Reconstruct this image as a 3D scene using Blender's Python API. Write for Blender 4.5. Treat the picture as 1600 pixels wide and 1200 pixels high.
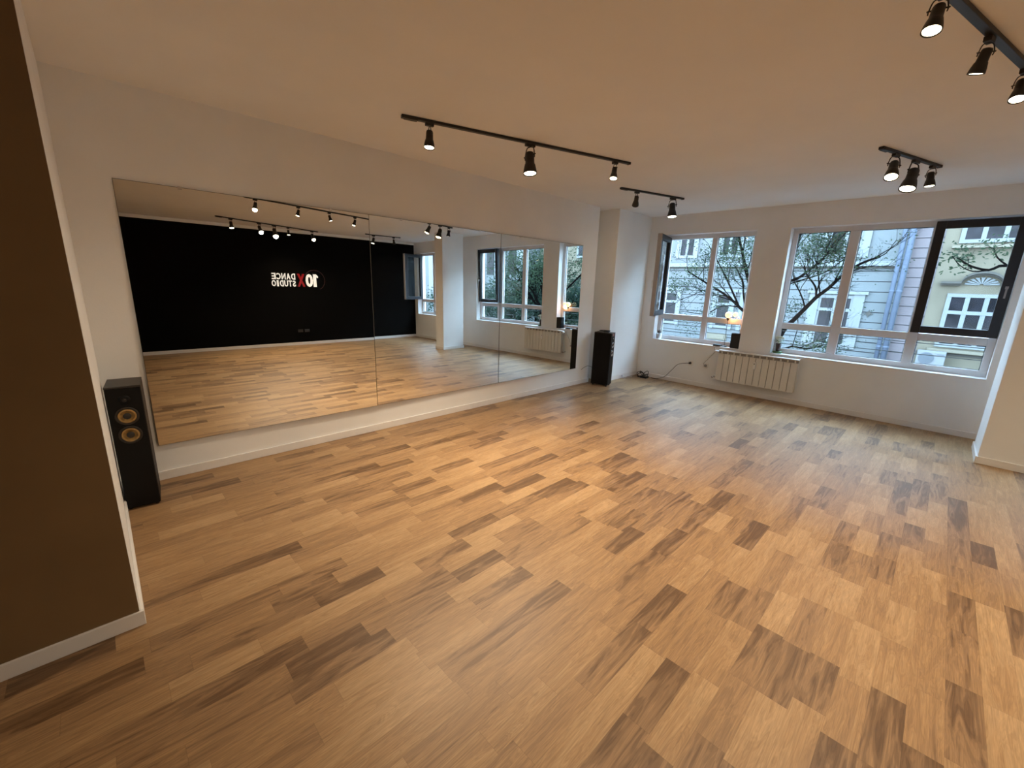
import bpy, bmesh, math, random
from mathutils import Vector, Matrix
for o in list(bpy.data.objects): bpy.data.objects.remove(o)
scn = bpy.context.scene
col = scn.collection
PI = math.pi

# ------------------------------------------------------------------ camera, sky, exposure
CAMZ = 1.6
FPX = 655.0
RR = ((0.71578425, -0.69754859, 0.03284611),      # camera right
      (-0.1400028, -0.18942581, -0.97186269),     # camera down
      (0.68414335, 0.69104546, -0.23324677))      # camera forward
cam_data = bpy.data.cameras.new('camera')
cam_data.sensor_width = 36.0
cam_data.sensor_fit = 'HORIZONTAL'
cam_data.lens = 36.0 * FPX / 1600.0
cam_data.clip_start = 0.02
cam_data.clip_end = 300
cam = bpy.data.objects.new('camera', cam_data)
col.objects.link(cam)
cam.matrix_world = Matrix(((RR[0][0], -RR[1][0], -RR[2][0], 0),
                           (RR[0][1], -RR[1][1], -RR[2][1], 0),
                           (RR[0][2], -RR[1][2], -RR[2][2], CAMZ), (0, 0, 0, 1)))
scn.camera = cam

SKY = 8.3
w = bpy.data.worlds.new('sky'); scn.world = w; w.use_nodes = True
nt = w.node_tree; nt.nodes.clear()
tc = nt.nodes.new('ShaderNodeTexCoord'); sp = nt.nodes.new('ShaderNodeSeparateXYZ')
rp = nt.nodes.new('ShaderNodeValToRGB'); bg = nt.nodes.new('ShaderNodeBackground'); ou = nt.nodes.new('ShaderNodeOutputWorld')
nt.links.new(tc.outputs['Generated'], sp.inputs[0]); nt.links.new(sp.outputs['Z'], rp.inputs[0])
rp.color_ramp.elements[0].position = 0.0; rp.color_ramp.elements[0].color = (0.62, 0.82, 1.0, 1)
rp.color_ramp.elements[1].position = 0.9; rp.color_ramp.elements[1].color = (0.46, 0.72, 1.0, 1)
nt.links.new(rp.outputs[0], bg.inputs[0]); bg.inputs[1].default_value = SKY * 2.4
nt.links.new(bg.outputs[0], ou.inputs[0])

LAMP_W = 104.0
LAMP_COL = (1.0, 0.81, 0.58)
vs = scn.view_settings
vs.view_transform = 'Standard'; vs.look = 'None'; vs.gamma = 1.0; vs.use_curve_mapping = False
vs.exposure = 0.0
scn.cycles.max_bounces = 14; scn.cycles.diffuse_bounces = 10; scn.cycles.glossy_bounces = 6; scn.cycles.transparent_max_bounces = 12

# ------------------------------------------------------------------ helpers
def ray(px, py):
    c = ((px - 800) / FPX, (py - 600) / FPX, 1.0)
    return Vector([sum(RR[i][k] * c[i] for i in range(3)) for k in range(3)])
def onx(px, py, x):
    d = ray(px, py); return Vector((0, 0, CAMZ)) + d * (x / d.x)

def principled(name, color, rough=0.6, metal=0.0, spec=0.5, var=0.06, scale=6.0, bump=0.0, bscale=60.0,
               emit=None, estr=0.0, stretch=(1, 1, 1)):
    m = bpy.data.materials.new(name); m.use_nodes = True
    n = m.node_tree.nodes; l = m.node_tree.links
    b = n['Principled BSDF']
    b.inputs['Roughness'].default_value = rough
    b.inputs['Metallic'].default_value = metal
    b.inputs['Specular IOR Level'].default_value = spec
    t = n.new('ShaderNodeTexCoord'); mp = n.new('ShaderNodeMapping'); mp.inputs['Scale'].default_value = stretch
    l.new(t.outputs['Object'], mp.inputs[0])
    nz = n.new('ShaderNodeTexNoise'); nz.inputs['Scale'].default_value = scale; nz.inputs['Detail'].default_value = 4
    l.new(mp.outputs[0], nz.inputs[0])
    r = n.new('ShaderNodeValToRGB')
    lo = tuple(max(0, c * (1 - var)) for c in color) + (1,); hi = tuple(min(1, c * (1 + var)) for c in color) + (1,)
    r.color_ramp.elements[0].position = 0.3; r.color_ramp.elements[0].color = lo
    r.color_ramp.elements[1].position = 0.7; r.color_ramp.elements[1].color = hi
    l.new(nz.outputs[0], r.inputs[0]); l.new(r.outputs[0], b.inputs['Base Color'])
    if bump:
        n2 = n.new('ShaderNodeTexNoise'); n2.inputs['Scale'].default_value = bscale; n2.inputs['Detail'].default_value = 5
        l.new(mp.outputs[0], n2.inputs[0])
        bp = n.new('ShaderNodeBump'); bp.inputs['Strength'].default_value = bump; bp.inputs['Distance'].default_value = 0.004
        l.new(n2.outputs[0], bp.inputs['Height']); l.new(bp.outputs[0], b.inputs['Normal'])
    if emit:
        b.inputs['Emission Color'].default_value = tuple(emit) + (1,)
        b.inputs['Emission Strength'].default_value = estr
    return m

M = {}
M['wall'] = principled('wall_paint', (0.85, 0.86, 0.86), 0.75, var=0.02, scale=3, bump=0.12, bscale=120, spec=0.25)
M['ceiling'] = principled('ceiling_paint', (0.86, 0.86, 0.85), 0.85, var=0.02, scale=2, bump=0.1, bscale=90, spec=0.2)
M['black_wall'] = principled('black_wall_paint', (0.0035, 0.0034, 0.0034), 0.8, var=0.1, scale=3, bump=0.1, spec=0.06)
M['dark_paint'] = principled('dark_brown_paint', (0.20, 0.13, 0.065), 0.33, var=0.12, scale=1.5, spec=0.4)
M['white'] = principled('white_trim', (0.80, 0.79, 0.78), 0.4, var=0.02)
M['pvc'] = principled('white_window_profile', (0.70, 0.69, 0.70), 0.35, var=0.03)
M['anthracite'] = principled('dark_window_profile', (0.014, 0.016, 0.022), 0.4, var=0.1)
M['sash_grey'] = principled('grey_window_profile', (0.36, 0.33, 0.32), 0.45)
M['black'] = principled('black_satin', (0.004, 0.0037, 0.0037), 0.5, var=0.1, bump=0.05, spec=0.2)
M['black_metal'] = principled('black_powder_coat', (0.018, 0.016, 0.015), 0.45, var=0.1)
M['rubber'] = principled('black_rubber', (0.010, 0.010, 0.011), 0.55)
M['wood_black'] = principled('black_ash_veneer', (0.004, 0.0038, 0.0042), 0.5, var=0.35, scale=14, stretch=(8, 8, 0.6), spec=0.2)
M['top_brown'] = principled('dark_cabinet_top', (0.022, 0.017, 0.014), 0.45, var=0.2, scale=20)
M['cone_gold'] = principled('woven_gold_cone', (0.40, 0.24, 0.08), 0.4, metal=0.3, var=0.3, scale=60)
M['cone_dark'] = principled('dark_cone', (0.02, 0.014, 0.01), 0.5)
M['silver'] = principled('silver_ring', (0.85, 0.85, 0.86), 0.2, metal=1.0, var=0.03)
M['badge'] = principled('reddish_badge', (0.25, 0.08, 0.07), 0.35)
M['lens'] = principled('lit_spot_lens', (1, 0.9, 0.7), 0.4, emit=(1.0, 0.86, 0.58), estr=14)
M['lens_dim'] = principled('spot_lens', (0.9, 0.85, 0.75), 0.3, emit=(1.0, 0.9, 0.7), estr=5)
M['bulb'] = principled('amber_globe_bulb', (1, 0.75, 0.4), 0.2, emit=(1.0, 0.62, 0.28), estr=1.9)
M['radiator'] = principled('radiator_enamel', (0.72, 0.69, 0.64), 0.35, var=0.02)
M['fin'] = principled('radiator_fin_shade', (0.35, 0.33, 0.31), 0.5)
M['chrome'] = principled('chrome', (0.8, 0.8, 0.82), 0.15, metal=1.0)
M['pot_white'] = principled('white_ceramic', (0.72, 0.76, 0.82), 0.3)
M['pot_dark'] = principled('dark_vase', (0.06, 0.035, 0.035), 0.4)
M['saucer'] = principled('green_wrap', (0.10, 0.20, 0.08), 0.6)
M['petal'] = principled('cream_petals', (0.75, 0.70, 0.55), 0.7, var=0.15, scale=40)
M['houseleaf'] = principled('house_plant_leaf', (0.12, 0.10, 0.09), 0.6, var=0.4, scale=30)
M['leafgreen'] = principled('bouquet_leaf', (0.07, 0.14, 0.05), 0.6, var=0.4, scale=30)
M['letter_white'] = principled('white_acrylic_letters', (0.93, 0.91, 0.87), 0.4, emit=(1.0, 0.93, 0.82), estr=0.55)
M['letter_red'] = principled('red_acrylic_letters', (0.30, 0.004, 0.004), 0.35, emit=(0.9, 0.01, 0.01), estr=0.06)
M['ring_dark'] = principled('dark_red_ring', (0.05, 0.01, 0.008), 0.4)
M['blue_render'] = principled('pale_blue_render', (0.0744, 0.0826, 0.0870), 0.9, var=0.06, scale=1.2, bump=0.3, bscale=12, spec=0.05)
M['pink_render'] = principled('pinkish_render', (0.0886, 0.0771, 0.0826), 0.9, var=0.06, scale=1.2, spec=0.05)
M['cream_render'] = principled('cream_render', (0.0804, 0.0716, 0.0546), 0.9, var=0.10, scale=1.5, bump=0.3, bscale=12, spec=0.05)
M['stone'] = principled('grey_stone_moulding', (0.0438, 0.0416, 0.0380), 0.85, var=0.12, scale=4, spec=0.05)
M['cream_light'] = principled('light_stone_sill', (0.1030, 0.0941, 0.0744), 0.8, var=0.06, spec=0.05)
M['facade_frame'] = principled('white_painted_frame', (0.1030, 0.1118, 0.1173), 0.6, var=0.04, spec=0.05)
M['facade_glass'] = principled('dark_window_glass', (0.0088, 0.0088, 0.0112), 0.12, var=0.5, scale=2.0, spec=0.08)
M['groove'] = principled('render_groove', (0.0139, 0.0146, 0.0163), 0.9, spec=0.05)
M['pipe'] = principled('zinc_pipe', (0.0546, 0.0672, 0.0920), 0.5, var=0.08, spec=0.05)
M['ac_white'] = principled('ac_casing', (0.1030, 0.1085, 0.1145), 0.5, spec=0.05)
M['ac_grille'] = principled('ac_fan_grille', (0.0600, 0.0660, 0.0750), 0.6, spec=0)
M['bark'] = principled('tree_bark', (0.0021, 0.0018, 0.0018), 0.9, var=0.3, scale=12, bump=0.5, bscale=30, spec=0)
M['asphalt'] = principled('asphalt', (0.0120, 0.0120, 0.0126), 0.95, var=0.15, scale=8, spec=0)
M['wallside'] = principled('outer_wall_render', (0.1188, 0.1260, 0.1314), 0.9, var=0.05, spec=0)

def leaf_material(name, a, b):
    m = bpy.data.materials.new(name); m.use_nodes = True
    n = m.node_tree.nodes; l = m.node_tree.links; bs = n['Principled BSDF']
    t = n.new('ShaderNodeTexCoord'); nz = n.new('ShaderNodeTexNoise'); nz.inputs['Scale'].default_value = 1.7; nz.inputs['Detail'].default_value = 6
    r = n.new('ShaderNodeValToRGB'); r.color_ramp.elements[0].position = 0.35; r.color_ramp.elements[1].position = 0.65
    r.color_ramp.elements[0].color = a + (1,); r.color_ramp.elements[1].color = b + (1,)
    l.new(t.outputs['Object'], nz.inputs[0]); l.new(nz.outputs[0], r.inputs[0]); l.new(r.outputs[0], bs.inputs['Base Color'])
    bs.inputs['Roughness'].default_value = 0.7; bs.inputs['Specular IOR Level'].default_value = 0.05
    tr = n.new('ShaderNodeBsdfTranslucent'); l.new(r.outputs[0], tr.inputs[0])
    mx = n.new('ShaderNodeMixShader'); mx.inputs[0].default_value = 0.45
    l.new(bs.outputs[0], mx.inputs[1]); l.new(tr.outputs[0], mx.inputs[2]); l.new(mx.outputs[0], n['Material Output'].inputs[0])
    return m
M['leaf'] = leaf_material('tree_leaves', (0.0094, 0.0176, 0.0110), (0.0270, 0.0396, 0.0220))
M['leaf_dark'] = leaf_material('dense_tree_leaves', (0.0072, 0.0160, 0.0121), (0.0237, 0.0396, 0.0286))

def glass_material():
    m = bpy.data.materials.new('window_glass'); m.use_nodes = True
    n = m.node_tree.nodes; l = m.node_tree.links
    n.remove(n['Principled BSDF'])
    tr = n.new('ShaderNodeBsdfTransparent'); tr.inputs[0].default_value = (0.96, 0.98, 0.98, 1)
    gl = n.new('ShaderNodeBsdfGlossy'); gl.inputs['Roughness'].default_value = 0.02
    fr = n.new('ShaderNodeLayerWeight'); pw = n.new('ShaderNodeMath'); pw.operation = 'POWER'; pw.inputs[1].default_value = 5.0
    l.new(fr.outputs['Facing'], pw.inputs[0]); ma = n.new('ShaderNodeMath'); ma.operation = 'MULTIPLY_ADD'; ma.inputs[1].default_value = 0.7; ma.inputs[2].default_value = 0.025
    l.new(pw.outputs[0], ma.inputs[0])
    mx = n.new('ShaderNodeMixShader')
    l.new(ma.outputs[0], mx.inputs[0]); l.new(tr.outputs[0], mx.inputs[1]); l.new(gl.outputs[0], mx.inputs[2])
    l.new(mx.outputs[0], n['Material Output'].inputs[0]); return m
M['glass'] = glass_material()
def mirror_material():
    m = bpy.data.materials.new('mirror_silvering'); m.use_nodes = True
    n = m.node_tree.nodes; l = m.node_tree.links; b = n['Principled BSDF']
    b.inputs['Metallic'].default_value = 1; b.inputs['Roughness'].default_value = 0.0
    b.inputs['Base Color'].default_value = (0.86, 0.88, 0.87, 1); return m
M['mirror'] = mirror_material()
M['mirror_edge'] = principled('mirror_edge', (0.10, 0.09, 0.07), 0.3)

def floor_material():
    m = bpy.data.materials.new('oak_strip_floor'); m.use_nodes = True
    n = m.node_tree.nodes; l = m.node_tree.links; b = n['Principled BSDF']
    def mth(op, a, c=None, d=None):
        x = n.new('ShaderNodeMath'); x.operation = op
        for i, v in enumerate((a, c, d)):
            if v is None: continue
            if isinstance(v, (int, float)): x.inputs[i].default_value = v
            else: l.new(v, x.inputs[i])
        return x.outputs[0]
    t = n.new('ShaderNodeTexCoord'); s = n.new('ShaderNodeSeparateXYZ'); l.new(t.outputs['Object'], s.inputs[0])
    X, Y = s.outputs[0], s.outputs[1]
    v = mth('DIVIDE', mth('ADD', Y, 20 * 0.1095 * 5 - 0.142), 0.1095)
    row = mth('FLOOR', v); fv = mth('FRACT', v)
    wn = n.new('ShaderNodeTexWhiteNoise'); wn.noise_dimensions = '1D'; l.new(row, wn.inputs['W'])
    sc = n.new('ShaderNodeSeparateColor'); l.new(wn.outputs['Color'], sc.inputs[0])
    L = mth('MULTIPLY_ADD', sc.outputs[0], 0.14, 0.74)
    cu = mth('DIVIDE', mth('ADD', mth('ADD', X, 30.0), mth('MULTIPLY', sc.outputs[1], 1.7)), L)
    cell = mth('FLOOR', cu); fc = mth('FRACT', cu)
    cc = n.new('ShaderNodeCombineXYZ'); l.new(row, cc.inputs[0]); l.new(cell, cc.inputs[1]); cc.inputs[2].default_value = 3.7
    wc = n.new('ShaderNodeTexWhiteNoise'); wc.noise_dimensions = '3D'; l.new(cc.outputs[0], wc.inputs['Vector'])
    s3 = n.new('ShaderNodeSeparateColor'); l.new(wc.outputs['Color'], s3.inputs[0])
    cut = mth('MULTIPLY_ADD', s3.outputs[0], 0.22, 0.40)
    cut = mth('ADD', cut, mth('MULTIPLY', mth('GREATER_THAN', s3.outputs[1], 0.72), 2.0))     # some boards stay whole
    upper = mth('GREATER_THAN', fc, cut)
    pid = mth('MULTIPLY_ADD', cell, 2.0, upper)
    dcut = mth('ABSOLUTE', mth('SUBTRACT', fc, cut)); dend = mth('MINIMUM', fc, mth('SUBTRACT', 1.0, fc))
    edge = mth('MINIMUM', dcut, dend); fu = fc
    cmb = n.new('ShaderNodeCombineXYZ'); l.new(row, cmb.inputs[0]); l.new(pid, cmb.inputs[1])
    w2 = n.new('ShaderNodeTexWhiteNoise'); w2.noise_dimensions = '3D'; l.new(cmb.outputs[0], w2.inputs['Vector'])
    tone = w2.outputs['Value']
    s2 = n.new('ShaderNodeSeparateColor'); l.new(w2.outputs['Color'], s2.inputs[0])
    # grain: noise stretched along the plank, shifted per plank
    gx = mth('ADD', mth('MULTIPLY', X, 1.0), mth('MULTIPLY', s2.outputs[1], 37.0))
    gy = mth('ADD', mth('MULTIPLY', Y, 9.0), mth('MULTIPLY', s2.outputs[2], 61.0))
    gc = n.new('ShaderNodeCombineXYZ'); l.new(gx, gc.inputs[0]); l.new(gy, gc.inputs[1])
    g1 = n.new('ShaderNodeTexNoise'); g1.inputs['Scale'].default_value = 2.6; g1.inputs['Detail'].default_value = 3; g1.inputs['Distortion'].default_value = 1.6
    l.new(gc.outputs[0], g1.inputs[0])
    g2 = n.new('ShaderNodeTexNoise'); g2.inputs['Scale'].default_value = 16; g2.inputs['Detail'].default_value = 6; g2.inputs['Distortion'].default_value = 0.6
    gc2 = n.new('ShaderNodeCombineXYZ'); l.new(mth('MULTIPLY', gx, 0.55), gc2.inputs[0]); l.new(mth('MULTIPLY', gy, 1.5), gc2.inputs[1])
    l.new(gc2.outputs[0], g2.inputs[0])
    # rings
    rings = mth('FRACT', mth('MULTIPLY', g1.outputs[0], 9.0))
    rings = mth('ABSOLUTE', mth('SUBTRACT', rings, 0.5))
    # tone of plank, plus gradual dark heart streak inside it
    drift = mth('MULTIPLY', mth('SUBTRACT', fu, 0.5), mth('MULTIPLY', mth('SUBTRACT', s2.outputs[0], 0.5), 0.9))
    base = mth('ADD', mth('ADD', mth('MULTIPLY_ADD', tone, 0.78, 0.13), mth('MULTIPLY', drift, 0.8)), mth('MULTIPLY', mth('SUBTRACT', g1.outputs[0], 0.5), 1.25))
    rp = n.new('ShaderNodeValToRGB'); e = rp.color_ramp.elements
    e[0].position = 0.0; e[0].color = (0.135, 0.074, 0.035, 1)
    e[1].position = 1.0; e[1].color = (0.42, 0.270, 0.140, 1)
    for p, c in ((0.13, (0.18, 0.103, 0.051, 1)), (0.34, (0.285, 0.170, 0.086, 1)), (0.62, (0.345, 0.208, 0.101, 1)), (0.82, (0.385, 0.242, 0.122, 1))):
        q = e.new(p); q.color = c
    l.new(base, rp.inputs[0])
    fine = mth('MULTIPLY_ADD', g2.outputs[0], 0.85, 0.56)
    fine = mth('MULTIPLY', fine, mth('MULTIPLY_ADD', rings, 0.36, 0.86))
    # joints
    ev = mth('MINIMUM', fv, mth('SUBTRACT', 1.0, fv)); ev = mth('GREATER_THAN', ev, 0.008)
    eu = mth('GREATER_THAN', edge, 0.0014)
    jt = mth('MULTIPLY_ADD', mth('MULTIPLY', ev, eu), 0.16, 0.84)
    k = mth('MULTIPLY', fine, jt)
    mx = n.new('ShaderNodeVectorMath'); mx.operation = 'SCALE'; l.new(rp.outputs[0], mx.inputs[0]); l.new(k, mx.inputs['Scale'])
    l.new(mx.outputs[0], b.inputs['Base Color'])
    rr = mth('MULTIPLY_ADD', g2.outputs[0], 0.12, 0.36); l.new(rr, b.inputs['Roughness'])
    b.inputs['Specular IOR Level'].default_value = 0.42
    bp = n.new('ShaderNodeBump'); bp.inputs['Strength'].default_value = 0.15; bp.inputs['Distance'].default_value = 0.001
    l.new(k, bp.inputs['Height']); l.new(bp.outputs[0], b.inputs['Normal'])
    return m
M['floor'] = floor_material()

class MB:
    def __init__(s): s.v = []; s.f = []; s.smooth = False; s.bev = 0
    def add(s, vs, fs):
        o = len(s.v); s.v += [tuple(p) for p in vs]; s.f += [tuple(i + o for i in f) for f in fs]; return s
    def box(s, x0, x1, y0, y1, z0, z1, T=None):
        vs = [Vector((x, y, z)) for z in (z0, z1) for y in (y0, y1) for x in (x0, x1)]
        if T is not None: vs = [T @ p for p in vs]
        return s.add(vs, [(0, 2, 3, 1), (4, 5, 7, 6), (0, 1, 5, 4), (1, 3, 7, 5), (3, 2, 6, 7), (2, 0, 4, 6)])
    def tube(s, pts, r, n=8, cap=True):
        pts = [Vector(p) for p in pts]; R = r if isinstance(r, (list, tuple)) else [r] * len(pts)
        vs = []; fs = []; up = None
        for i, p in enumerate(pts):
            d = (pts[min(i + 1, len(pts) - 1)] - pts[max(i - 1, 0)]).normalized()
            if up is None:
                a = Vector((0, 0, 1)) if abs(d.z) < 0.9 else Vector((1, 0, 0)); up = d.cross(a).normalized()
            else: up = (up - d * up.dot(d)).normalized()
            q = d.cross(up)
            for k in range(n):
                t = 2 * PI * k / n; vs.append(p + (up * math.cos(t) + q * math.sin(t)) * R[i])
        for i in range(len(pts) - 1):
            for k in range(n):
                a = i * n + k; b = i * n + (k + 1) % n; fs.append((a, b, b + n, a + n))
        if cap: fs += [tuple(range(n - 1, -1, -1)), tuple(range((len(pts) - 1) * n, len(pts) * n))]
        return s.add(vs, fs)
    def lathe(s, prof, n=24, T=None):          # profile of (radius, z) around z
        vs = []; fs = []
        for r, z in prof:
            for k in range(n):
                t = 2 * PI * k / n; vs.append(Vector((r * math.cos(t), r * math.sin(t), z)))
        for i in range(len(prof) - 1):
            for k in range(n):
                a = i * n + k; b = i * n + (k + 1) % n; fs.append((a, b, b + n, a + n))
        fs += [tuple(range(n - 1, -1, -1)), tuple(range((len(prof) - 1) * n, len(prof) * n))]
        if T is not None: vs = [T @ p for p in vs]
        return s.add(vs, fs)
    def prism(s, poly, x0, x1):                # polygon in (y, z) extruded along x
        n = len(poly); vs = [(x0, y, z) for y, z in poly] + [(x1, y, z) for y, z in poly]
        fs = [tuple(range(n - 1, -1, -1)), tuple(range(n, 2 * n))] + [(i, (i + 1) % n, (i + 1) % n + n, i + n) for i in range(n)]
        return s.add(vs, fs)
    def shift(s, d):
        d = Vector(d); s.v = [tuple(Vector(p) - d) for p in s.v]; return s
    def build(s, name, mat, parent=None, smooth=False, bevel=0):
        me = bpy.data.meshes.new(name); me.from_pydata(s.v, [], s.f)
        bm = bmesh.new(); bm.from_mesh(me); bmesh.ops.recalc_face_normals(bm, faces=bm.faces)
        bm.to_mesh(me); bm.free()
        me.materials.append(mat)
        if smooth:
            for p in me.polygons: p.use_smooth = True
        o = bpy.data.objects.new(name, me); col.objects.link(o)
        if parent: o.parent = parent
        if bevel:
            b = o.modifiers.new('bevel', 'BEVEL'); b.width = bevel; b.segments = 2; b.limit_method = 'ANGLE'
        return o

def tag(o, label=None, cat=None, group=None, kind=None):
    if label: o['label'] = label
    if cat: o['category'] = cat
    if group: o['group'] = group
    if kind: o['kind'] = kind
    return o
def thing(name, loc, label=None, cat=None, group=None, rotz=0, kind=None):
    o = bpy.data.objects.new(name, None); o.empty_display_size = 0.1; col.objects.link(o)
    o.location = loc; o.rotation_euler = (0, 0, rotz)
    return tag(o, label, cat, group, kind)
def struct(name, mb, mat, label, cat, bevel=0):
    return tag(mb.build(name, mat, bevel=bevel), label, cat, kind='structure')
def smooth_pts(pts, n=6):
    P = [Vector(p) for p in pts]; P = [P[0]] + P + [P[-1]]; out = []
    for i in range(1, len(P) - 2):
        for k in range(n):
            t = k / n; a, b, c, d = P[i - 1:i + 3]
            out.append(0.5 * (2 * b + (c - a) * t + (2 * a - 5 * b + 4 * c - d) * t * t + (3 * b - a - 3 * c + d) * t ** 3))
    out.append(P[-2]); return out

# ------------------------------------------------------------------ the room shell
XW = 7.16       # window wall
YM = 4.08       # mirror wall
XE, YN = 5.85, 4.50   # where the mirror wall ends, back of the niche beside the pilaster
YB = -3.40      # black wall
XR = -3.0       # rear wall
HC = 2.80
PX = -0.052     # partition corner
PY = 2.345
BH0 = 0.072
struct('floor', MB().box(XR - 0.2, XW + 0.3, YB - 0.2, YM + 0.9, -0.12, 0), M['floor'], 'warm oak strip floor running towards the windows', 'floor')
struct('ceiling', MB().box(XR - 0.2, XW + 0.3, YB - 0.2, YM + 0.9, HC, HC + 0.15), M['ceiling'], 'plain white ceiling with black light tracks', 'ceiling')
struct('wall_left', MB().box(PX, XE, YM, YN, 0, HC), M['wall'], 'white wall that carries the long mirror', 'wall')
struct('wall_partition', MB().box(XR, PX, PY, YM + 0.2, 0, HC), M['wall'], 'shaded wall block at the near left with a lit edge', 'wall', 0.004)
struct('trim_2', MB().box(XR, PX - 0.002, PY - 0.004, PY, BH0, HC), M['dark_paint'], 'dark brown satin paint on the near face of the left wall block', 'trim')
struct('wall_rear', MB().box(XR - 0.2, XR, YB - 0.2, YM + 0.2, 0, HC), M['wall'], 'plain wall behind the camera', 'wall')
struct('wall_right', MB().box(XR, XW + 0.3, YB - 0.2, YB, 0, 2.735), M['black_wall'], 'matte black wall with the studio sign, seen in the mirror', 'wall')
struct('trim_1', MB().box(XR, XW + 0.3, YB - 0.2, YB + 0.001, 2.735, HC), M['wall'], 'white strip between the black wall and ceiling', 'trim')
# window wall with three openings
ZS, ZT = 0.70, 2.49
wins = [(2.185, 3.64), (-0.46, 1.745), (-3.24, -1.22)]
mb = MB(); WT = 0.28
edges = [YB]
mb.box(XW, XW + WT, YB, YM, 0, ZS - 0.002); mb.box(XW, XW + WT, YB, YM, ZT, HC)
ys = [YB, -3.24, -1.22, -0.46, 1.745, 2.185, 3.64, YM]
for a, b in ((0, 1), (2, 3), (4, 5), (6, 7)): mb.box(XW, XW + WT, ys[a], ys[b], ZS - 0.002, ZT)
struct('wall_front', mb, M['wall'], 'white wall with the street windows', 'wall')
struct('wall_niche', MB().box(XE - 0.3, XW + WT, YN, YN + 0.15, 0, HC), M['wall'], 'wall at the back of the niche between mirror wall and pilaster', 'wall')
struct('wall_pilaster', MB().box(6.12, XW, 3.895, YN, 0, HC), M['wall'], 'shallow white pilaster beside the far speaker', 'pilaster', 0.004)
struct('wall_column', MB().box(6.115, 6.74, -0.80, -0.487, 0, HC), M['wall'], 'free-standing white column at the right edge', 'column', 0.004)
# baseboards
BH, BT = 0.072, 0.014
def board(name, parts, label):
    m = MB()
    for x0, x1, y0, y1 in parts: m.box(x0, x1, y0, y1, 0, BH)
    o = struct(name, m, M['white'], label, 'baseboard', 0.003)
board('baseboard_left', [(PX + BT, XE + BT, YM - BT, YM), (XE, XE + BT, YM, YN)], 'white baseboard under the mirror')
board('baseboard_partition', [(XR, PX + BT, PY - BT, PY), (PX, PX + BT, PY, YM)], 'white baseboard around the near left wall corner')
board('baseboard_pilaster', [(6.12 - BT, XW - BT, 3.895 - BT, 3.895), (6.12 - BT, 6.12, 3.895, YN)], 'white baseboard around the pilaster')
board('baseboard_front', [(XW - BT, XW, YB + BT, 3.895 - BT)], 'white baseboard under the windows and radiator')
board('baseboard_column', [(6.115 - BT, 6.74 + BT, -0.487, -0.487 + BT), (6.115 - BT, 6.115, -0.80, -0.487), (6.115 - BT, 6.74 + BT, -0.80 - BT, -0.80), (6.74, 6.74 + BT, -0.80, -0.487)], 'white baseboard around the column')
board('baseboard_right', [(XR, XW, YB, YB + BT)], 'white baseboard under the black wall')

# ------------------------------------------------------------------ windows
XF0, XF1 = 7.30, 7.37
def window(name, y0, y1, mull, sash_bay, sash_fn, label, glaze_sash_bay=True):
    root = thing(name, (XW, (y0 + y1) / 2, ZS), label, 'window', kind='structure')
    L = root.location
    f = MB(); B = 0.065
    f.box(XF0, XF1, y0, y1, ZS, ZS + 0.085); f.box(XF0, XF1, y0, y1, ZT - B, ZT)
    f.box(XF0, XF1, y0, y0 + B, ZS + 0.085, ZT - B); f.box(XF0, XF1, y1 - B, y1, ZS + 0.085, ZT - B)
    for c, hw in mull: f.box(XF0 - 0.004, XF1, c - hw, c + hw, ZS + 0.085, ZT - B)
    yy = [y0 + B] + [q for c, hw in sorted(mull) for q in (c - hw, c + hw)] + [y1 - B]
    bays = [(yy[i], yy[i + 1]) for i in range(0, len(yy), 2)]
    for a, b in bays: f.box(XF0 - 0.002, XF1, a, b, 1.075, 1.165)
    f.shift(L).build('window_frame', M['pvc'], root, bevel=0.006)
    gk = MB()
    for i, (a, b) in enumerate(bays):
        for (z0, z1) in ((ZS + 0.085, 1.075), (1.165, ZT - B)):
            if i == sash_bay and z1 > 2: continue
            MB().box(7.338, 7.342, a, b, z0, z1).shift(L).build('pane', M['glass'], root)
            t = 0.006
            for q in ((a, a + t, z0, z1), (b - t, b, z0, z1), (a, b, z0, z0 + t), (a, b, z1 - t, z1)): gk.box(7.325, 7.338, *q)
    gk.shift(L).build('gasket', M['rubber'], root)
    MB().box(XW - 0.012, XF0, y0 + 0.001, y1 - 0.001, ZS - 0.002, ZS + 0.012).shift(L).build('window_sill', M['white'], root, bevel=0.003)
    sash_fn(root)
    return root
def sash(root, T, wd, ht, back=None):
    """leaf hinged at local origin; u = width axis, v = thickness axis, z up"""
    L = root.location
    T = Matrix.Translation(-L) @ T
    s = 0.085; th = 0.055
    m = MB(); m.box(0, s, 0, th, 0, ht, T); m.box(wd - s, wd, 0, th, 0, ht, T)
    m.box(s, wd - s, 0, th, 0, s, T); m.box(s, wd - s, 0, th, ht - s, ht, T)
    fr = m.build('sash', M['anthracite'], root, bevel=0.004)
    MB().box(s, wd - s, th * 0.4, th * 0.5, s, ht - s, T).build('pane', M['glass'], fr)
    if back:
        b = MB(); e = 0.012
        b.box(0, s - 0.01, -e, 0, 0, ht, T); b.box(wd - s + 0.01, wd + e, -e, 0, 0, ht, T); b.box(wd, wd + e, 0, th, 0, ht, T)
        b.box(s - 0.01, wd - s + 0.01, -e, 0, 0, s - 0.01, T); b.box(s - 0.01, wd - s + 0.01, -e, 0, ht - s + 0.01, ht, T)
        b.build('sash_inner_face', M['sash_grey'], fr)
    h = MB(); h.box(wd - 0.055, wd - 0.03, -0.035, -0.012, ht * 0.42, ht * 0.42 + 0.03, T); h.box(wd - 0.05, wd - 0.035, -0.05, -0.035, ht * 0.42 - 0.1, ht * 0.42 + 0.03, T)
    h.build('handle', M['sash_grey'] if not back else M['white'], fr)
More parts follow.
